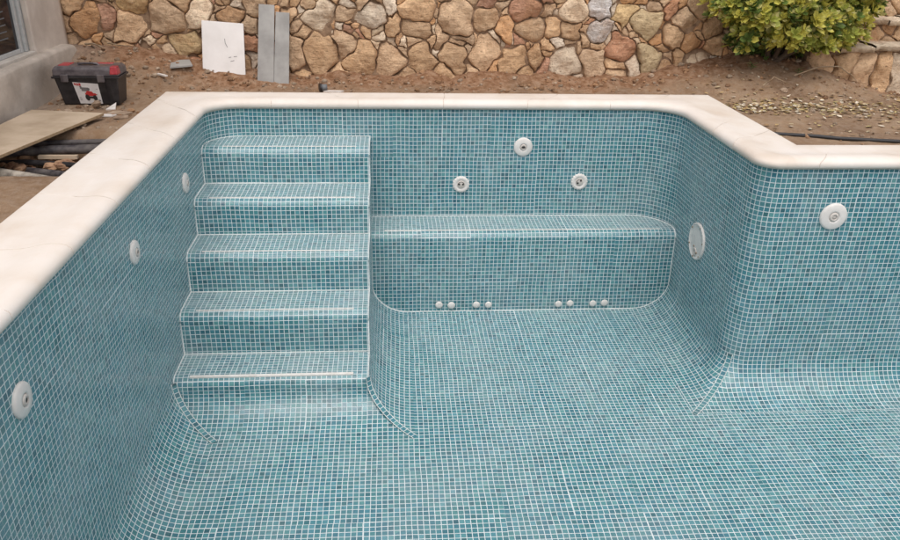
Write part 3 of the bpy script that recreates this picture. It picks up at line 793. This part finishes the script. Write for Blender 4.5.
for k, (yy, zb0, zt0, big) in enumerate(((25.2, -3, 11.0, 1.0), (33.0, 9, 17.2, .9), (41.0, 15.5, 33, 1.0))):
    e = empty('terrace_wall', (146, yy + 2, zb0), LAB[k], 'stone wall')
    rs = random.Random(20 + k); sd = []
    if k == 0:
        x = 120.5
        while x < 200:
            w = rs.uniform(4.6, 7.2); sd.append((x + w / 2, rs.uniform(3.5, 5.5), 5.5, rs.choice('ttyp'))); x += w
        fill(sd, 117, 200, -2, 10, .5, .9, 500, rs)
    else: fill(sd, 117, 200, zb0, zt0, .95, .9, 2500, rs)
    mb = masonry(sd, (120.5, 200, zb0, zt0), yy, gap=.22); mb.build('stonework', M_STONE, e)
    mb = MB(); mb.box(120.3, 200, yy + .2, yy + 8.5, zb0, zt0 + .1); mb.build('mortar_core', M_WMORTAR, e)
    if k < 2:
        mb = MB(); slabs(mb, 120, 200, yy - 1.5, yy + 9.0, zt0 + 1.4, 1.3, k + 3); mb.build('cap_slabs', M_STONE, e)

# ------------------------------------------------------------------ house at the left
house = empty('house', (-100, 0, 0), 'corner of rendered house with grey framed window beside the toolbox', 'house')
def lumpy(name, x0, x1, y0, y1, z0, z1, mat, amp=.25, st=1.5, parent=house, endround=0):
    """+x face and top and +y end of a rendered block with trowelled unevenness"""
    mb = MB(); ny = int((y1 - y0) / st)
    prof = [(x1, z0)] + [(x1, lerp(z0, z1 - .9, q / 6)) for q in range(1, 7)] + [(x1 - .25, z1 - .3), (x1 - .8, z1)] + [(lerp(x1 - .8, x0, q / 4), z1) for q in range(1, 5)]
    rows = []
    for (x, z) in prof:
        row = []
        for j in range(ny + 1):
            y = lerp(y0, y1, j / ny); dd = fbm(y, z + x * .3, .12) * amp
            dz = 0
            if endround: 
                q = sstep(y1 - endround, y1, y); dz = -q * (z1 - z0) * .55 * sstep(z0, z1, z)
            row.append((x + dd, y, z + dz + fbm(y + 40, x, .15) * amp * .5 * (z > z0 + 1)))
        rows.append(row)
    mb.grid(rows)
    end = [r[-1] for r in rows]; mb.face(list(reversed(end + [(x0, y1, z0)])))
    st_ = [r[0] for r in rows]; mb.face(st_ + [(x0, y0, z0)])
    return mb.build(name, mat, parent)
lumpy('plinth', -84, -77.3, -70, 36, -3, 9.9, M_PLINTH, .45, endround=7)
lumpy('pillar', -92, -80.2, 12.6, 33.2, 9.0, 92, M_RENDER, .3)
mb = MB(); mb.box(-180, -92, -70, 33, -3, 92); mb.box(-92, -80.3, -70, 12.5, 62, 92); mb.box(-92, -80.3, -70, -58, 9, 62); mb.build('wall', M_RENDER, house)
mb = MB(); mb.box(-86, -79.6, -57.9, 12.4, 9.6, 10.7); mb.build('window_sill', M_SILL, house, bevel=.2)
mb = MB(); mb.box(-84.4, -81.9, -57, 9.2, 11, 61.5); pane = mb.build('window', M_PANE, house)
mb = MB()
mb.box(-84.2, -81.3, 8.6, 9.6, 10.75, 61.8); mb.box(-84.2, -81.6, 9.6, 10.3, 10.75, 61.8); mb.box(-84.2, -80.9, 10.3, 11.3, 10.75, 61.8)
mb.box(-84.6, -81.5, -57.5, 8.6, 10.75, 11.7)
mb.build('frame', M_ALU2, pane, bevel=.12)
mb = MB(); mb.box(-84.4, -81.2, 11.3, 12.5, 10.72, 61.8); mb.build('reveal', M_ALU, pane, bevel=.1)
for k in range(5):  # paler bars on the dark pane: a reflection put in as shapes
    mb = MB(); z = 14.6 + k * 1.45; mb.box(-81.85, -81.78, -9, 4.2, z, z + .28); mb.build('reflection_bar', M_GREY, pane)

# ------------------------------------------------------------------ loose things behind the pool
def slab(name, pts, th, mat, label, cat, edge=None, bevel=.08, group=None, extra=None):
    """flat board from 4 corner points (any orientation), thickness along its normal (backwards)"""
    P = [Vector(p) for p in pts]; n = (P[1] - P[0]).cross(P[3] - P[0]).normalized() * th
    loc = (P[0] + P[1]) / 2; e = empty(name, loc, label, cat, group)
    mb = MB(); Q = [p - n for p in P]
    mb.face(P); mb.face(list(reversed(Q)))
    for i in range(4): mb.face([P[i], Q[i], Q[(i + 1) % 4], P[(i + 1) % 4]], m=1)
    mb.build('sheet', [mat, edge or mat], e, bevel=bevel)
    return e, P, n
e, P, n = slab('leaning_board', [(-45.2, 30.0, 1.75), (-33.9, 29.6, 1.35), (-33.9, 33.0, 15.0), (-44.8, 33.2, 15.7)], .5, M_BOARD,
     'white rectangular board leaning on the stone wall', 'board')
def onb(u, v, off=.03):
    a = P[0].lerp(P[1], u); b = P[3].lerp(P[2], u); return a.lerp(b, v) + n.normalized() * off
for (u0, v0, u1, v1) in ((.54, .70, .55, .62), (.55, .62, .60, .545), (.62, .36, .68, .37), (.74, .38, .82, .39), (.66, .29, .75, .31)):
    a, b = onb(u0, v0), onb(u1, v1); d = (b - a).normalized().cross(n.normalized()) * .07
    mb = MB(); mb.face([a + d, b + d, b - d, a - d]); mb.build('pencil_mark', M_INK, e)
slab('grey_plank', [(-30.5, 26.9, .1), (-26.2, 26.9, -.1), (-25.4, 33.3, 19.8), (-29.5, 33.3, 20.0)], .5, M_PANEL,
     'taller grey plank leaning on the stone wall beside the white board', 'plank', group='grey planks leaning on the stone wall')
slab('grey_plank', [(-26.3, 27.4, .1), (-22.2, 27.1, -.1), (-21.6, 33.2, 17.9), (-25.2, 33.3, 18.1)], .5, M_PANEL,
     'shorter grey plank leaning on the stone wall, right one of the pair', 'plank', group='grey planks leaning on the stone wall')
slab('plywood_sheet', [(-67.2, -53, 1.3), (-58.4, -9.6, .9), (-74.6, -7.6, 1.1), (-76.6, -53, 1.5)], .62, M_PLY,
     'sheet of dusty plywood lying over the trench beside the house', 'plywood', M_PLYE)

# toolbox
tb = empty('toolbox', (-65, 7, 0), 'black toolbox with smoky red lined lid standing beside the house plinth', 'toolbox')
def loft(secs, m=0, mb=None):
    mb = mb or MB()
    rows = [[(x0, y0, z), (x1, y0, z), (x1, y1, z), (x0, y1, z), (x0, y0, z)] for x0, x1, y0, y1, z in secs]
    mb.grid(rows, smooth=False, m=m); mb.face(list(reversed(rows[0][:-1])), m=m); mb.face(rows[-1][:-1], m=m); return mb
gz = -.3
mb = loft([(-71.9, -59.2, 3.8, 9.4, gz), (-73.0, -58.6, 3.1, 10.0, 6.0)]); mb.build('body', M_BOXB, tb, bevel=.3)
for x0, x1 in ((-70.4, -69.5), (-62.3, -61.6), (-60.6, -60.0)):
    mb = MB(); mb.face([(x0 + .2, 3.62, .3), (x1 + .2, 3.62, .3), (x1, 3.0, 5.6), (x0, 3.0, 5.6)]); mb.build('rib', M_BOXB, tb)
mb = loft([(-73.4, -58.2, 2.7, 10.3, 5.9), (-73.5, -58.1, 2.6, 10.4, 6.4)]); mb.build('rim', M_BOXB, tb, bevel=.15)
mb = loft([(-73.2, -58.4, 2.95, 10.1, 6.45), (-73.1, -58.5, 3.1, 10.0, 7.9), (-72.7, -58.9, 3.7, 9.5, 8.6)]); lid = mb.build('lid', M_LID, tb, bevel=.25)
mb = loft([(-72.4, -69.6, 4.5, 9.0, 8.3), (-72.2, -70.0, 4.8, 8.7, 8.72)]); mb.build('red_tray', M_RED, lid, bevel=.1)
mb = loft([(-69.0, -60.6, 7.6, 9.2, 8.3), (-68.8, -60.8, 7.8, 9.0, 8.70)]); mb.build('red_tray', M_RED, lid, bevel=.1)
mb = loft([(-60.2, -58.3, 2.75, 5.2, 6.9), (-60.0, -58.5, 3.1, 4.9, 8.7)]); mb.build('red_tray', M_RED, lid, bevel=.2)
mb = MB(); mb.tube([(-68.2, 6, 8.4), (-68.0, 6, 8.85), (-67.0, 6, 8.95), (-64.6, 6, 8.95), (-63.6, 6, 8.85), (-63.4, 6, 8.4)], .28, 8); mb.build('handle', M_LID, tb)
for x in (-70.4, -62.2):
    mb = loft([(x - .8, x + .8, 2.35, 2.9, 5.2), (x - .85, x + .85, 2.2, 2.9, 6.9)]); mb.build('latch', M_LID, tb, bevel=.12)
def front(u, v, off=.0):   # point on the tapered front of the box, u across 0..1, v up 0..1
    z = lerp(gz, 6.0, v); y = lerp(3.8, 3.1, v) - off; return (lerp(-73.0 + 1.1 * (1 - v), -58.6 - .6 * (1 - v), u), y, z)
def quadF(mb, pts, off): mb.face([front(u, v, off) for u, v in pts])
mb = MB(); quadF(mb, [(.30, .05), (.70, .04), (.675, .80), (.27, .86)], .06); sticker = mb.build('sticker', M_LABEL, tb)
L0 = lambda a, b: (lerp(lerp(.30, .70, a), lerp(.27, .675, a), b), lerp(lerp(.05, .04, a), lerp(.86, .80, a), b))
def mark(name, polys, mat, off=.10):
    mb = MB()
    for p in polys: quadF(mb, [L0(a, b) for a, b in p], off)
    return mb.build(name, mat, sticker)
R_ = lambda a, b, c, d: [(a, c), (b, c), (b, d), (a, d)]
mark('red_logo', [R_(.04, .09, .86, .97), R_(.11, .15, .84, .96), R_(.17, .21, .84, .96), R_(.23, .30, .85, .97), R_(.09, .23, .895, .915)], M_LRED)
for pp in [R_(.26, .56, .60, .78), R_(.22, .30, .70, .84), R_(.50, .60, .66, .76), R_(.06, .16, .22, .24), R_(.06, .14, .28, .30), R_(.06, .15, .16, .18), R_(.82, .94, .12, .2), R_(.86, .93, .72, .74)]: mark('grey_print', [pp], M_LGREY)
mark('red_machine', [R_(.36, .80, .38, .52), [(.40, .52), (.72, .50), (.66, .60), (.46, .62)], R_(.78, .86, .44, .48)], M_LRED, .13)
mark('black_wheels', [[(lerp(.42, .42, 0) + .10 * math.cos(a), .30 + .15 * math.sin(a)) for a in [2 * PI * q / 12 for q in range(12)]],
                      [(.74 + .09 * math.cos(a), .29 + .14 * math.sin(a)) for a in [2 * PI * q / 12 for q in range(12)]], R_(.5, .68, .26, .36)], M_LBLACK, .16)

# pipes in the trench
def pipe(pts, r, mat, label, group, name='pipe'):
    mb = MB(); mb.tube(pts, r, 14); o = mb.build(name, mat, None, loc=pts[0]); tag(o, label, 'pipe', group); return o
gp = 'pipes crossing the trench'
pipe([(-76, -24.8, -2.2), (-64, -24.0, -2.0), (-47, -22.6, -1.9)], .6, M_PIPE, 'dark pipe crossing the trench, nearest the toolbox', gp)
pipe([(-76, -29.6, -2.6), (-64, -28.4, -2.3), (-47, -27.0, -2.1)], .95, M_PIPE, 'thick dark pipe crossing the trench, second from the toolbox', gp)
pipe([(-80, -37.5, -3.2), (-69, -41.6, -3.0), (-60, -45.0, -3.2), (-47, -50.2, -3.6)], 1.3, M_PIPEL, 'pale dust covered pipe at the near end of the trench', gp)
pipe([(-74, -31.5, -5.6), (-64, -36.5, -4.2), (-56, -41.5, -3.4), (-48, -46, -3.6)], .8, M_PIPE, 'thin dark pipe slanting through the trench behind the pale pipe', gp)
pipe([(-56, -41, -5.2), (-52, -36, -3.6), (-47, -31, -2.4)], .65, M_PIPE, 'short dark pipe rising toward the coping inside the trench', gp)
pipe([(-76, -34, -3.6), (-66, -34.5, -2.9), (-56, -37.5, -2.6), (-47, -41, -2.6)], .55, M_BOXB, 'slim black cable pipe low in the middle of the trench', gp)
mb = MB(); mb.box(-64.5, -57, -31.6, -30.8, -3.2, -2.5)
tag(mb.build('wooden_offcut', M_PLY, loc=(-61, -31.2, -3)), 'short wooden offcut lying among the trench pipes', 'wood')
rs = random.Random(11)
def rock(mb, x, y, z, r, rs, c=None, fl=.7):
    n, m = 7, 5; sd = rs.uniform(0, 99); rows = []
    for j in range(m + 1):
        ph = -PI / 2 + PI * j / m; row = []
        for i in range(n + 1):
            t = 2 * PI * (i % n) / n; d = Vector((math.cos(ph) * math.cos(t), math.cos(ph) * math.sin(t), math.sin(ph)))
            k = r * (1 + .45 * noise.noise(d * 1.1 + Vector((sd, sd * .7, 0))))
            row.append((x + d.x * k, y + d.y * k, z + d.z * k * fl))
        rows.append(row)
    mb.grid(rows, c=c, smooth=False)
mb = MB()
for k in range(60):
    x = rs.uniform(-70, -50); y = rs.uniform(-37, -24); z = -3.9 - (y + 30) * .13 + rs.uniform(-.6, .3)
    rock(mb, x, y, z, rs.choice((.5, .7, 1.0, 1.5)) * rs.uniform(.8, 1.2), rs, fl=.55)
tag(mb.build('rubble', M_RUST, loc=(-58, -34, -6)), 'heap of rusty orange scraps and rubble between the trench pipes', 'rubble', kind='stuff')

# hose and small items
pts = [(86.5 + k * 4, -21.0 - k * 1.25 + math.sin(k * .9) * .35, G(86.5 + k * 4, -21.0 - k * 1.25) + .32) for k in range(16)]
mb = MB(); mb.tube(pts, .42, 8); tag(mb.build('hose', M_HOSE, loc=pts[0]), 'thin black hose lying on the dirt right of the coping', 'hose')
def shard(px, py, pts, th, lab, mat=M_CHIP, name='tile_shard', cat='shard', tilt=.12, dz=0):
    z = G(px, py) + .15 + dz; mb = MB(); P = [(px + a, py + b, z + th + tilt * b * .6) for a, b in pts]; Q = [(x, y, zz - th) for x, y, zz in P]
    mb.face(P)
    mb.face(list(reversed(Q)))
    for i in range(len(P)): mb.face([P[i], Q[i], Q[(i + 1) % len(P)], P[(i + 1) % len(P)]])
    return tag(mb.build(name, mat, loc=(px, py, z)), lab, cat)
shard(-59.9, .2, [(-1.1, -.9), (1.0, -.7), (.2, 2.8)], .3, 'white triangular tile shard in front of the toolbox', tilt=.35)
shard(-56.6, -4.8, [(-2.6, -.9), (1.2, -1.3), (2.8, .3), (-1.5, 1.4)], .3, 'pale flat shard on the dirt between toolbox and coping, the larger one', M_ROCK)
shard(-54.6, -9.4, [(-1.8, -.8), (1.5, -.9), (1.0, .9), (-1.6, .8)], .3, 'small pale flat shard nearest the coping below the toolbox', M_ROCK)
shard(-58.6, -7.3, [(-1.6, -.5), (1.2, -.8), (1.9, .5), (-.7, .8)], .25, 'narrow pale shard beside the plywood tip', M_CHIP)
shard(-50.0, 29.5, [(-2.6, -3.2), (2.9, -1.6), (1.2, 2.6), (-3.4, 2.0)], .35, 'broken grey slab lying left of the white board', M_PANEL, 'broken_slab', 'slab', .3, .3)
shard(-54.8, 24.0, [(-2.3, 1.2), (-1.6, 1.6), (2.4, -1.5), (1.8, -1.9)], .35, 'pale wooden lath lying on the dirt left of the white board', M_CHIP, 'wooden_lath', 'lath', .1, .1)
mb = MB(); mb.tube([(-64.2, 1.2, .2), (-62.4, 1.4, .3)], .9, 7); mb2 = MB(); rock(mb2, -63.6, 1.4, .5, 1.1, rs); 
tag(mb2.build('rock', M_ROCK, loc=(-63.6, 1.4, 0)), 'small ochre rock touching the front of the toolbox', 'rock')
e = empty('pipe_fitting', (-12.3, 20.4, G(-12.3, 20.4)), 'small grey plastic pipe fitting on the dirt behind the back coping', 'pipe fitting')
g0 = G(-12.3, 20.4) + .9
mb = MB(); mb.tube([(-13.2, 20.2, g0), (-11.6, 20.6, g0)], .95, 12); mb.build('socket', M_GREY, e)
mb = MB(); mb.tube([(-13.5, 20.1, g0), (-13.0, 20.25, g0)], 1.15, 12); mb.build('collar', M_BOXB, e)
shard(-9.6, 17.6, [(-2.6, -.4), (1.8, -.8), (2.6, .5), (-1.2, .9)], .3, 'white plaster flake beside the grey pipe fitting', M_CHIP, 'plaster_flake', 'plaster', 0, .35)
shard(-36.5, 15.2, [(-3.2, -.8), (3.4, -.8), (2.2, 1.6), (-1.6, 1.4)], .4, 'cream stone offcut behind the coping below the white board', M_COPE, 'stone_offcut', 'offcut', .1, .35)

# roots and twigs
def twig(pts, r, lab, name='root', cat='root', mat=M_TWIG):
    n = []
    for a, b in zip(pts, pts[1:]):
        for q in range(4): n.append(tuple(lerp(a[d], b[d], q / 4) + rs.uniform(-.12, .12) for d in range(3)))
    n.append(pts[-1]); mb = MB(); mb.tube(n, [lerp(r, r * .35, i / len(n)) for i in range(len(n))], 5)
    return tag(mb.build(name, mat, loc=pts[0]), lab, cat)
twig([(-76, 33.8, 9.3), (-73.5, 32.6, 9.5), (-71, 32, 8.6), (-69.5, 31, 7.0)], .3, 'pale exposed root arching over the dirt at the left foot of the wall')
twig([(-74, 32.8, 8.9), (-71.5, 31, 7.2), (-70.6, 30, 5.6)], .22, 'thin dark root hanging below the arching pale root', mat=M_BARK)
twig([(-70, 33.4, 9.6), (-67, 32.4, 9.2), (-64, 32, 9.0)], .25, 'short root lying along the dirt under the reddish stones')
twig([(114, 20, 5.0), (120, 19.5, 7.2), (126, 20.5, 7.4), (131, 22, 5.0), (133.5, 22.5, 3.2)], .22, 'bent dry twig on the bank in front of the terrace wall', 'twig', 'twig')
twig([(104, 16, 3.0), (106, 15, 5.4), (109, 14, 4.2)], .18, 'short dry stalk sticking out of the bank under the bush', 'twig', 'twig')

# gravel, clods and litter
mb = MB(); rs = random.Random(5)
for k in range(1300):
    if k < 900: x = rs.uniform(-76, 150); y = rs.triangular(13, 36, 30)
    elif k < 1150: x = rs.uniform(-76, -51); y = rs.uniform(-20, 30)
    else: x = rs.uniform(82, 150); y = rs.uniform(-34, 26)
    if poolhole(x, y) or (x > -52 and x < 89 and y < 14.5) or (x > 86 and y < -34): continue
    r = rs.choice((.14, .2, .28, .4, .6, .9)) * rs.uniform(.7, 1.1)
    if r > .5 and rs.random() < .5: r *= .5
    v = rs.uniform(.7, 1.25); c = rs.choice(((.34, .20, .11), (.22, .13, .075), (.42, .33, .25), (.35, .27, .2)))
    rock(mb, x, y, G(x, y) + r * .25, r, rs, tuple(q * v for q in c))
tag(mb.build('gravel', M_STONE, merge=False), 'clods and gravel scattered over the dirt around the pool', 'gravel', kind='stuff')
mb = MB()
def leafquad(mb, p, d, w, n, c, curl=.15):
    d = Vector(d); n = Vector(n); s = d.cross(n).normalized(); L = d.length; W = w; n = s.cross(d).normalized()
    p = Vector(p)
    a = [p, p + d * .35 + s * W * .42, p + d * .72 + s * W * .5, p + d, p + d * .72 - s * W * .5, p + d * .35 - s * W * .42]
    mid = [p + d * .35 - n * curl * L * .4, p + d * .72 - n * curl * L * .5]
    a[3] = a[3] - n * curl * L * .3
    mb.face([a[0], a[1], mid[0]], c=c); mb.face([a[0], mid[0], a[5]], c=c)
    mb.face([a[1], a[2], mid[1], mid[0]], c=c); mb.face([mid[0], mid[1], a[4], a[5]], c=c)
    mb.face([a[2], a[3], mid[1]], c=c); mb.face([mid[1], a[3], a[4]], c=c)
for k in range(950):
    if k < 430: x = rs.gauss(106, 12); y = rs.gauss(4.5, 4.2)
    elif k < 760: x = rs.gauss(128, 12); y = rs.gauss(2, 7)
    elif k < 1000: x = rs.uniform(84, 150); y = rs.uniform(-24, 22)
    else: x = rs.uniform(-76, 90); y = rs.uniform(15, 31)
    if poolhole(x, y) or (x > -52 and x < 90 and y < 14): continue
    a = rs.uniform(0, 6.28); L = rs.uniform(.7, 1.8); v = rs.uniform(.7, 1.2)
    c = rs.choice(((.46, .38, .17), (.50, .41, .26), (.42, .30, .14), (.60, .53, .42), (.32, .20, .10)))
    leafquad(mb, (x, y, G(x, y) + rs.uniform(.1, .5)), (math.cos(a) * L, math.sin(a) * L, rs.uniform(-.2, .3)), L * .55, (rs.uniform(-.4, .4), rs.uniform(-.4, .4), 1), tuple(q * v for q in c))
tag(mb.build('leaf_litter', M_DRYLEAF, merge=False), 'yellowed fallen leaves strewn on the dirt below the bush', 'leaves', kind='stuff')

# ------------------------------------------------------------------ bush
bush = empty('bush', (112, 28, 5), 'dense bush with glossy yellow green leaves in front of the stone wall', 'bush')
mb = MB(); rs = random.Random(9)
LB = [((111, 27, 27), (20, 11, 14)), ((97, 25, 27), (9, 8, 9)), ((124, 26, 26), (11, 10, 13)), ((118, 22, 18), (9, 7, 7)), ((103, 22, 22), (9, 7, 7)), ((131, 27, 29), (7, 8, 10)),
      ((111, 20, 19), (8, 6, 6.5)), ((126, 22, 17), (6, 6, 5)), ((94, 24, 23), (4, 4, 4)), ((99.5, 21, 15), (2.4, 2.4, 3)), ((112, 28, 38), (18, 11, 9)), ((113, 31, 14), (14, 3, 6))]
cnt = 0
for (cc, rr), nros in zip(LB, (460, 170, 230, 150, 150, 125, 115, 75, 40, 14, 200, 150)):
    for k in range(nros):
        while True:
            d = Vector((rs.gauss(0, 1), rs.gauss(0, 1), rs.gauss(0, 1))).normalized()
            if d.y < .45: break
        f_ = rs.uniform(.86, 1.04) if rs.random() < .8 else rs.uniform(.55, .86)
        f_ *= 1 + .30 * noise.noise(d * 2.6 + Vector(cc))
        p = Vector((cc[0] + d.x * rr[0] * f_, cc[1] + d.y * rr[1] * f_, cc[2] + d.z * rr[2] * f_))
        if p.y > 34.5: continue
        ax = (Vector((d.x, d.y, d.z * .6)) + Vector((0, 0, .75)) + Vector((rs.uniform(-.4, .4), rs.uniform(-.4, .4), rs.uniform(-.3, .3)))).normalized()
        e1 = ax.orthogonal().normalized(); e2 = ax.cross(e1); nl = rs.randint(6, 9); ph = rs.uniform(0, 6)
        leaf_tone = rs.random() if cc[2] != 14 else .9  # low rear lobe all dark green: shade under the bush put into leaf colour
        sz = rs.uniform(.65, 1.3)
        for q in range(nl):
            a = ph + q * 2.4; spread = lerp(.35, 1.15, q / nl)
            dr = (ax * math.cos(spread) + (e1 * math.cos(a) + e2 * math.sin(a)) * math.sin(spread)).normalized()
            L = lerp(1.4, 2.7, q / nl) * sz
            v = rs.uniform(.75, 1.2)
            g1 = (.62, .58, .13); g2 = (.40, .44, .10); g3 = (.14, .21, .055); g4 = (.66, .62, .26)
            c = g1 if leaf_tone < .45 else g2 if leaf_tone < .75 else g3
            if rs.random() < .22: c = g4 if q < nl * .7 else g1
            leafquad(mb, p + ax * lerp(.5, -.4, q / nl), dr * L, L * .56, ax * 1.0 + dr * -.2, tuple(t * v for t in c), .2)
mb.build('foliage', M_LEAF, bush, merge=False)
mb = MB()
for k in range(16):
    a = rs.uniform(0, 6.28); r = rs.uniform(4, 17); e1 = (112 + math.cos(a) * r, 27 + math.sin(a) * r * .45, 19 + rs.uniform(-4, 8))
    b = (112 + rs.uniform(-3, 3), 30 + rs.uniform(-2, 2), G(112, 30) - 1)
    m_ = tuple(lerp(b[d], e1[d], .5) + rs.uniform(-1, 1) - (2 if d == 2 else 0) for d in range(3))
    mb.tube([b, m_, e1], [.9, .6, .25], 7)
mb.build('stems', M_BARK, bush)
# seedlings on the bank
def sprout(x, y, h, n, lab):
    mb = MB(); z = G(x, y)
    for q in range(n):
        a = q * 2.4; L = rs.uniform(1, 1.8) * h
        leafquad(mb, (x, y, z + .4 * h + .2 * q), (math.cos(a) * L, math.sin(a) * L, L * .5), L * .5, (0, 0, 1), (.20, .26, .10))
    mb.tube([(x, y, z - .2), (x, y, z + .4 * h + .2 * n)], .1, 5, c=(.1, .12, .04))
    return tag(mb.build('seedling', M_LEAF, loc=(x, y, z)), lab, 'plant')
sprout(103.5, 24, 1.0, 7, 'small grey green seedling at the left foot of the bush')
sprout(116, 22, .9, 6, 'low green sprout in the dark gap under the bush')

# ------------------------------------------------------------------ camera, light, world
cam = bpy.data.cameras.new('camera'); co = bpy.data.objects.new('camera', cam); col.objects.link(co); scn.camera = co
def rotm(pitch, yaw, roll):
    cy, sy = math.cos(yaw), math.sin(yaw); cp, sp = math.cos(pitch), math.sin(pitch)
    f = Vector((sy * cp, cy * cp, -sp)); r = Vector((cy, -sy, 0)); u = r.cross(f)
    return math.cos(roll) * r + math.sin(roll) * u, -math.sin(roll) * r + math.cos(roll) * u, f
r_, u_, f_ = rotm(.4282, .0818, .023)
Mx = Matrix((r_, u_, -f_)).transposed().to_4x4(); Mx.translation = Vector((4.9803, -184.9949, 42.0297)) * T
co.matrix_world = Mx
cam.sensor_width = 36; cam.lens = 773.4948 / 900 * 36; cam.clip_start = .05; cam.clip_end = 500

SUN_EL, SUN_AZ = math.radians(64), math.radians(182)     # azimuth clockwise from +y
sl = bpy.data.lights.new('sun', 'SUN'); so = bpy.data.objects.new('sun', sl); col.objects.link(so)
sl.energy = SUN_E; sl.angle = math.radians(60); sl.color = (1, .94, .87)
sd = Vector((math.sin(SUN_AZ) * math.cos(SUN_EL), math.cos(SUN_AZ) * math.cos(SUN_EL), math.sin(SUN_EL)))
so.rotation_euler = sd.to_track_quat('Z', 'Y').to_euler(); so.location = sd * 20
w = bpy.data.worlds.new('World'); scn.world = w; w.use_nodes = True; nt = w.node_tree; nt.nodes.clear()
out = nt.nodes.new('ShaderNodeOutputWorld'); bg = nt.nodes.new('ShaderNodeBackground'); sky = nt.nodes.new('ShaderNodeTexSky')
sky.sky_type = 'NISHITA'; sky.sun_disc = False; sky.sun_elevation = SUN_EL; sky.sun_rotation = SUN_AZ; sky.air_density = 1.0; sky.dust_density = 3.0; sky.ozone_density = 1
hs = nt.nodes.new('ShaderNodeHueSaturation'); hs.inputs['Saturation'].default_value = .22     # thin overcast greys the blue
nt.links.new(sky.outputs[0], hs.inputs['Color'])
mul = nt.nodes.new('ShaderNodeMix'); mul.data_type = 'RGBA'; mul.blend_type = 'MULTIPLY'; mul.inputs[0].default_value = 1; mul.inputs[7].default_value = (1.04, .985, .97, 1)
nt.links.new(hs.outputs[0], mul.inputs[6]); nt.links.new(mul.outputs[2], bg.inputs[0]); bg.inputs[1].default_value = SKY_S; nt.links.new(bg.outputs[0], out.inputs[0])
scn.view_settings.view_transform = 'Standard'; scn.view_settings.look = 'None'; scn.view_settings.exposure = EXPO; scn.view_settings.gamma = 1
scn.view_settings.use_curve_mapping = False
scn.render.engine = 'CYCLES'
